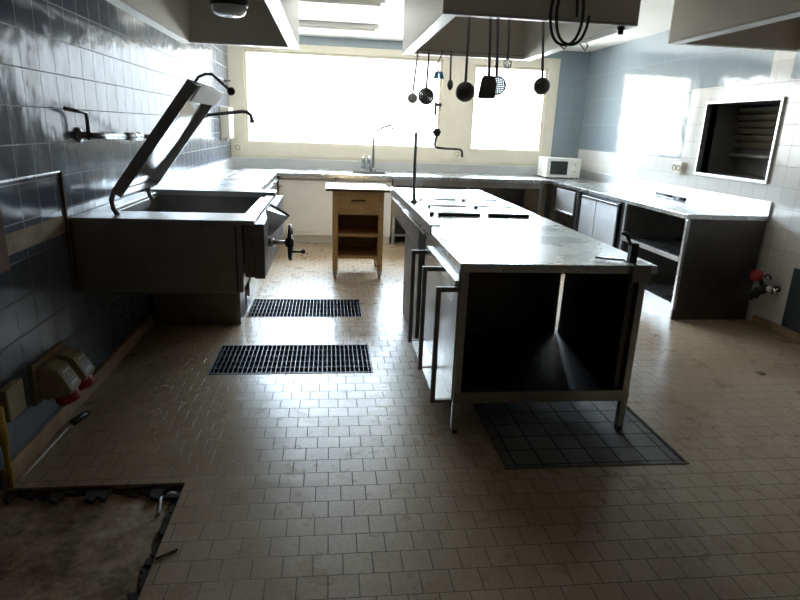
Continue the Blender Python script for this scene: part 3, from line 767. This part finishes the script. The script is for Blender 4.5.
# coiled hose hanging on the front of the hood
hs = thing('coiled_hose', 'thin black coiled hose hanging on the front of the island hood', 'hose', (1.25, 3.15, 2.18))
m = MB(); pts = []
for k in range(65):
    a = 2*PI*k/32; wv = k/64
    pts.append((1.180+.045*wv+.078*math.cos(a), 3.175-.05*wv, 2.065+.006*math.sin(a*3)+.145*math.sin(a)))
m.tube(pts, .0075, 8); m.build('coil', 'rubber', hs)
m = MB(); m.cyl((1.20, 3.195, 2.198), (1.20, 3.12, 2.198), .007, 8); m.tube([(1.20, 3.12, 2.198), (1.20, 3.112, 2.220)], .007, 8); m.build('hook', 'utensil', hs)
for i, x in enumerate((1.17, 1.28)):
    m = MB(); m.tube([(x, 3.15, 1.925+.01*i), (x+.03, 3.15, 1.905), (x+.045, 3.15, 1.925), (x+.035, 3.15, 1.94)], .004, 6); m.build('end_clip', 'utensil', hs)
o = MB(); o.cyl((1.535, 3.24, 2.044), (1.535, 3.24, 2.005), .014, 12); o.lathe([(.02, 0), (.02, .012), (.012, .014)], (1.535, 3.24, 2.030), (0, 0, 1), 12)
o.build('rubber_stop', 'rubber', label='short black stub under the right front corner of the island hood', category='stub')

# ------------------------------------------------------------------ things on the worktops
mw = thing('microwave_oven', 'white microwave oven with dark door on the far right corner of the worktop', 'microwave', (3.22, 8.15, ZT))
m = MB(); m.box(2.965, 7.96, ZT+.014, 3.45, 8.33, ZT+.275, .012); m.build('body', 'white', mw)
m = MB(); m.box(3.015, 7.952, ZT+.055, 3.26, 7.964, ZT+.235, .006); m.build('door', 'black', mw)
m = MB(); m.box(3.30, 7.953, ZT+.04, 3.43, 7.962, ZT+.25, .003); pn = m.build('control_panel', 'white', mw)
for z in (.20, .11):
    m = MB(); m.cyl((3.365, 7.953, ZT+z), (3.365, 7.935, ZT+z), .024, 18); m.build('knob', 'ivory', pn)
for x in (2.99, 3.425):
    for y in (7.99, 8.30):
        m = MB(); m.cyl((x, y, ZT+.0015), (x, y, ZT+.015), .012, 10); m.build('foot', 'black', mw)
o = MB(); o.tube([(3.33, 5.86, ZT+.016), (3.27, 5.10, ZT+.016)], .016, 12)
kn = thing('honing_steel', 'dark round rod lying across the right worktop below the hatch', 'rod', (3.40, 5.5, ZT))
o.bm.free()
m = MB(); m.tube([(3.465, 5.64, ZT+.019), (3.445, 5.41, ZT+.019)], .018, 12); m.build('handle', 'black', kn)
m = MB(); m.tube([(3.50, 6.03, ZT+.019), (3.465, 5.64, ZT+.019)], .015, 10); m.build('rod', 'rubber', kn)
fc = thing('sink_tap', 'slender chrome tap with cross handle and high swan neck at the sink', 'tap', (.60, 8.30, ZT))
m = MB(); m.lathe([(.04, 0), (.04, .012), (.022, .03), (.018, .10), (.012, .34), (.008, .50)], (.60, 8.30, ZT+.0015), (0, 0, 1), 16); m.build('body', 'dark_chrome', fc)
m = MB(); m.tube([(.60, 8.30, 1.38), (.62, 8.30, 1.43), (.72, 8.24, 1.49), (.80, 8.18, 1.522), (.83, 8.16, 1.515), (.84, 8.155, 1.465)], .012, 8); m.build('spout', 'dark_chrome', fc)
for s in (-1, 1):
    m = MB(); m.tube([(.60, 8.30, 1.30), (.60+.055*s, 8.29, 1.315)], .007, 8); m.ball((.60+.06*s, 8.29, 1.316), .011); m.build('tap_handle', 'dark_chrome', fc)
for x, lab in ((.468, 'pale slim bottle on the worktop, left of two beside the sink tap'), (.548, 'pale slim bottle on the worktop, standing right against the sink tap')):
    o = thing('bottle', lab, 'bottle', (x, 8.36, ZT), 'bottles by the sink')
    m = MB(); m.lathe([(0, 0), (.026, 0), (.028, .006), (.028, .17), (.02, .19), (.012, .20)], (x, 8.36, ZT+.0015), (0, 0, 1), 16); m.build('body', 'chrome', o)
    m = MB(); m.lathe([(.014, .198), (.014, .228), (0, .23)], (x, 8.36, ZT), (0, 0, 1), 12); m.build('cap', 'ivory', o)

# ------------------------------------------------------------------ things on the walls
sd = thing('soap_dispenser', 'beige dispenser box on the left wall beside the window', 'dispenser', (XL+.06, 7.85, 1.3))
m = MB(); m.box(XL, 7.70, 1.285, XL+.115, 8.02, 1.66, .015); m.build('body', 'ivory', sd)
m = MB(); m.lathe([(.03, 0), (.022, -.03), (0, -.035)], (XL+.055, 7.86, 1.285), (0, 0, 1), 14); m.build('nozzle', 'steel_v', sd)
o = MB(); o.lathe([(.02, 0), (.02, .008), (.007, .012), (.007, .06), (.014, .065), (.014, .075), (0, .078)], (XL, 8.15, 1.985), (1, 0, 0), 14)
o.build('coat_hook', 'rubber', label='small dark hook on the left wall near the window frame', category='hook')
def socket(x0, z0, label, wall='back', y=None):
    if wall == 'back':
        o = thing('wall_socket', label, 'socket', (x0, YB, z0), 'wall sockets')
        m = MB(); m.box(x0-.055, YB-.05, z0-.055, x0+.055, YB-.016, z0+.055, .006); m.build('box', 'ivory', o)
        m = MB(); m.lathe([(.030, 0), (.034, .004), (.030, .008), (.022, -.004), (0, -.004)], (x0, YB-.05, z0), (0, -1, 0), 18); m.build('outlet', 'beige', o)
    else:
        o = thing('wall_socket', label, 'socket', (XR, y, z0), 'wall sockets')
        m = MB(); m.box(XR-.05, y-.10, z0-.055, XR, y+.06, z0+.06, .006); m.build('box', 'ivory', o)
        for q in (-.055, .02):
            m = MB(); m.lathe([(.030, 0), (.034, .004), (.030, .008), (.020, -.004), (0, -.004)], (XR-.05, y+q, z0), (-1, 0, 0), 18); m.build('outlet', 'beige', o)
socket(-1.24, 1.155, 'cream wall socket in the left corner below the window frame')
socket(1.80, 1.165, 'cream wall socket between the two windows above the backsplash')
socket(0, 1.20, 'double cream socket on the right wall above the worktop, left of the hatch', 'right', 5.87)

# red-capped industrial sockets low on the left wall
bk = MB(); bk.box(XL, 2.60, .205, XL+.012, 2.93, .40, .002); bk.build('socket_backplate', 'plaster', label='tan backing board low on the left wall behind the two industrial sockets', category='board')
def cee(y, z, label):
    o = thing('industrial_socket', label, 'socket', (XL, y, z), 'industrial sockets')
    m = MB(); m.prism([(XL+.0125, z+.075), (XL+.05, z+.085), (XL+.105, z+.06), (XL+.155, z-.035), (XL+.15, z-.055), (XL+.05, z-.085), (XL+.0125, z-.07)], 'y', y-.058, y+.058, .010)
    b = m.build('body', 'beige', o)
    n = Vector((.885, 0, .466)); c0 = Vector((XL+.131, y, z+.013)); t = Vector((.466, 0, -.885))
    m = MB(); q = [c0+n*.0015+t*a+Vector((0, d, 0)) for a, d in ((-.042, -.034), (-.042, .034), (.036, .034), (.036, -.034))]
    r_ = [p_-n*.003 for p_ in q]
    m.add(q+r_, [(0, 3, 2, 1), (4, 5, 6, 7), (0, 1, 5, 4), (1, 2, 6, 5), (2, 3, 7, 6), (3, 0, 4, 7)]); 
    for w_ in (-.022, 0, .022):
        q = [c0+n*.0022+t*(a-.004)+Vector((0, d+w_, 0)) for a, d in ((-.026, -.006), (-.026, .006), (.026, .006), (.026, -.006))]
        m.add(q, [(0, 3, 2, 1)], mat=None); m.bm.faces.ensure_lookup_table(); m.bm.faces[-1].material_index = 1
    m.mats = ['label', 'black']; m.build('label_plate', None, b)
    m = MB(); d = Vector((.35, 0, -1)).normalized()
    m.lathe([(0, -.01), (.046, -.01), (.054, .0), (.054, .042), (.048, .054), (0, .056)], (XL+.10, y, z-.062), d, 22); m.build('cap', 'red', o)
cee(2.69, .30, 'beige industrial socket with red cap on the left wall, the nearer of the two')
cee(2.86, .295, 'beige industrial socket with red cap on the left wall, the farther of the two')
o = MB(); o.box(XL, 2.33, .265, XL+.04, 2.465, .405, .008); o.build('junction_box', 'beige', label='beige junction box beside the yellow pipe low on the left wall', category='junction box')
yp = thing('gas_pipe', 'yellow painted pipe with valve low on the left wall by the pit', 'pipe', (XL+.03, 2.35, 0))
m = MB(); m.tube([(XL+.03, 2.28, .0), (XL+.03, 2.28, .25), (XL+.03, 2.27, .45)], .011, 10); m.build('pipe', 'yellow', yp)
m = MB(); m.cyl((XL+.03, 2.275, .20), (XL+.03, 2.272, .36), .020, 14); m.build('valve', 'yellow', yp)
o = MB(); o.box(XL, 2.05, .865, XL+.03, 2.52, 1.17, .004); o.build('wooden_board', 'board', label='brown wooden board edge on the left wall at the picture border', category='board')
cb = thing('cable_plug', 'black plug with a white cable lying along the left skirting', 'plug', (-1.24, 2.86, 0))
m = MB(); m.tube([(-1.285, 2.31, .006), (-1.28, 2.50, .006), (-1.272, 2.75, .008), (-1.262, 2.80, .012)], .005, 8); m.build('cable', 'label', cb)
m = MB(); m.cyl((-1.262, 2.79, .020), (-1.235, 2.88, .020), .017, 14); m.cyl((-1.235, 2.88, .020), (-1.229, 2.90, .020), .013, 12)
for s in (-.008, .008): m.cyl((-1.229+s, 2.90, .02), (-1.223+s, 2.92, .02), .0025, 6)
m.build('plug_body', 'black', cb)
# valve group low on the right wall
vg = thing('water_valve', 'cluster of black pipes with a red handwheel low on the right tiled wall', 'valve', (XR, 4.180, .35))
m = MB(); m.tube([(XR, 4.210, .345), (XR-.07, 4.210, .345), (XR-.09, 4.240, .335), (XR-.095, 4.300, .30), (XR-.10, 4.330, .25)], .028, 12); m.tube([(XR-.09, 4.260, .33), (XR-.11, 4.285, .40), (XR-.13, 4.295, .43)], .018, 10); m.cyl((XR-.13, 4.315, .30), (XR-.15, 4.330, .235), .034, 14); m.cyl((XR-.09, 4.230, .35), (XR-.11, 4.300, .30), .036, 14)
m.tube(arc((XR-.08, 4.250, .42), .035, 0, PI, 8, 'yz'), .007, 8); m.build('pipes', 'rubber', vg)
m = MB(); c0 = (XR-.14, 4.305, .435); ax = Vector((-.8, -.45, .4)).normalized()
m.lathe([(0, .012), (.02, .014), (.045, .012), (.052, 0), (.045, -.012), (.02, -.008), (0, -.008)], c0, ax, 24); m.build('red_handwheel', 'red', vg)
m = MB(); m.ball((XR-.10, 4.185, .352), .026); m.build('white_cap', 'ivory', vg)
m = MB()
for d in ((0, .03, .03), (0, .03, -.03)): m.tube([(XR-.10, 4.125-d[1], .352-d[2]), (XR-.10, 4.125+d[1], .352+d[2])], .007, 8)
m.cyl((XR-.10, 4.185, .352), (XR-.10, 4.110, .352), .009, 10); m.build('cross_handle', 'chrome', vg)
# debris at the pit corner
o = MB(); o.cyl((-.688, 2.205, -.024), (-.668, 2.09, -.022), .006, 8); o.build('white_stick', 'label', label='short white stick lying in the corner of the floor pit', category='stick')
o = MB(); o.ball((-.648, 2.21, -.018), .022, 1, .8, .5); o.build('pebble', 'stone', label='pale round pebble in the corner of the floor pit', category='pebble')
o = MB(); o.tube([(-.60, 1.80, .004), (-.57, 1.815, .006), (-.535, 1.845, .004)], .004, 6); o.build('twig', 'dirt', label='small dark twig on the tiles beside the floor pit', category='twig')

# ------------------------------------------------------------------ light
w = bpy.data.worlds.new('sky'); S.world = w; w.use_nodes = True; nt = w.node_tree
bg = nt.nodes['Background']
tc = N(nt, 'ShaderNodeTexCoord'); sp = N(nt, 'ShaderNodeSeparateXYZ'); nt.links.new(tc.outputs['Generated'], sp.inputs[0])
mr = N(nt, 'ShaderNodeMapRange'); nt.links.new(sp.outputs[2], mr.inputs[0]); mr.inputs[1].default_value = -.5; mr.inputs[2].default_value = .5
cr = ramp(nt, mr.outputs[0], [(0, (.85, .86, .84)), (.36, (.78, .79, .78)), (.44, (.088, .094, .10)), (.60, (.105, .115, .128)), (.70, (.52, .64, .78)), (1, (.76, .90, 1.05))])
# made-up brighter patch of left horizon, added to feed the right wall's reflection
az = N(nt, 'ShaderNodeMapRange'); nt.links.new(sp.outputs[0], az.inputs[0]); az.inputs[1].default_value = -.22; az.inputs[2].default_value = -.36
bd = ramp(nt, mr.outputs[0], [(.42, (0, 0, 0)), (.46, (1, 1, 1)), (.62, (1, 1, 1)), (.68, (0, 0, 0))])
mu = N(nt, 'ShaderNodeMath', operation='MULTIPLY'); nt.links.new(az.outputs[0], mu.inputs[0]); nt.links.new(bd, mu.inputs[1])
cr = mixc(nt, mu.outputs[0], cr, (.30, .31, .32))
nt.links.new(cr, bg.inputs[0]); bg.inputs[1].default_value = 42
for (a, b, c_, d) in ((-1.13, 1.214, 1.545, 2.41), (1.98, 1.214, 3.05, 2.37)):
    ld = bpy.data.lights.new('window_portal', 'AREA'); ld.shape = 'RECTANGLE'; ld.size = c_-a; ld.size_y = d-b
    lo = bpy.data.objects.new('window_portal', ld); COL.objects.link(lo); lo.location = ((a+c_)/2, YB+.14, (b+d)/2); lo.rotation_euler = (-PI/2, 0, 0)
    ld.cycles.is_portal = True

# ------------------------------------------------------------------ camera
yaw, pit, rol = (math.radians(q) for q in (7.19738, 16.24716, 2.21562))
fw = Vector((math.sin(yaw)*math.cos(pit), math.cos(yaw)*math.cos(pit), -math.sin(pit)))
r = Vector((math.cos(yaw), -math.sin(yaw), 0)); u = r.cross(fw)
r2 = r*math.cos(rol)+u*math.sin(rol); u2 = -r*math.sin(rol)+u*math.cos(rol)
cam = bpy.data.cameras.new('camera'); co_ = bpy.data.objects.new('camera', cam); COL.objects.link(co_)
mt = Matrix((r2, u2, -fw)).transposed().to_4x4(); mt.translation = (0, 0, 1.48); co_.matrix_world = mt
cam.sensor_width = 36; cam.sensor_fit = 'HORIZONTAL'; cam.lens = 36*586.93/800; cam.clip_start = .05
S.camera = co_
S.view_settings.view_transform = 'Standard'; S.view_settings.look = 'None'; S.view_settings.gamma = 1
S.view_settings.use_curve_mapping = False; S.view_settings.exposure = .16
S.cycles.use_denoising = True
S.cycles.max_bounces = 12; S.cycles.diffuse_bounces = 6; S.cycles.glossy_bounces = 6; S.cycles.transparent_max_bounces = 12
S.cycles.caustics_reflective = True
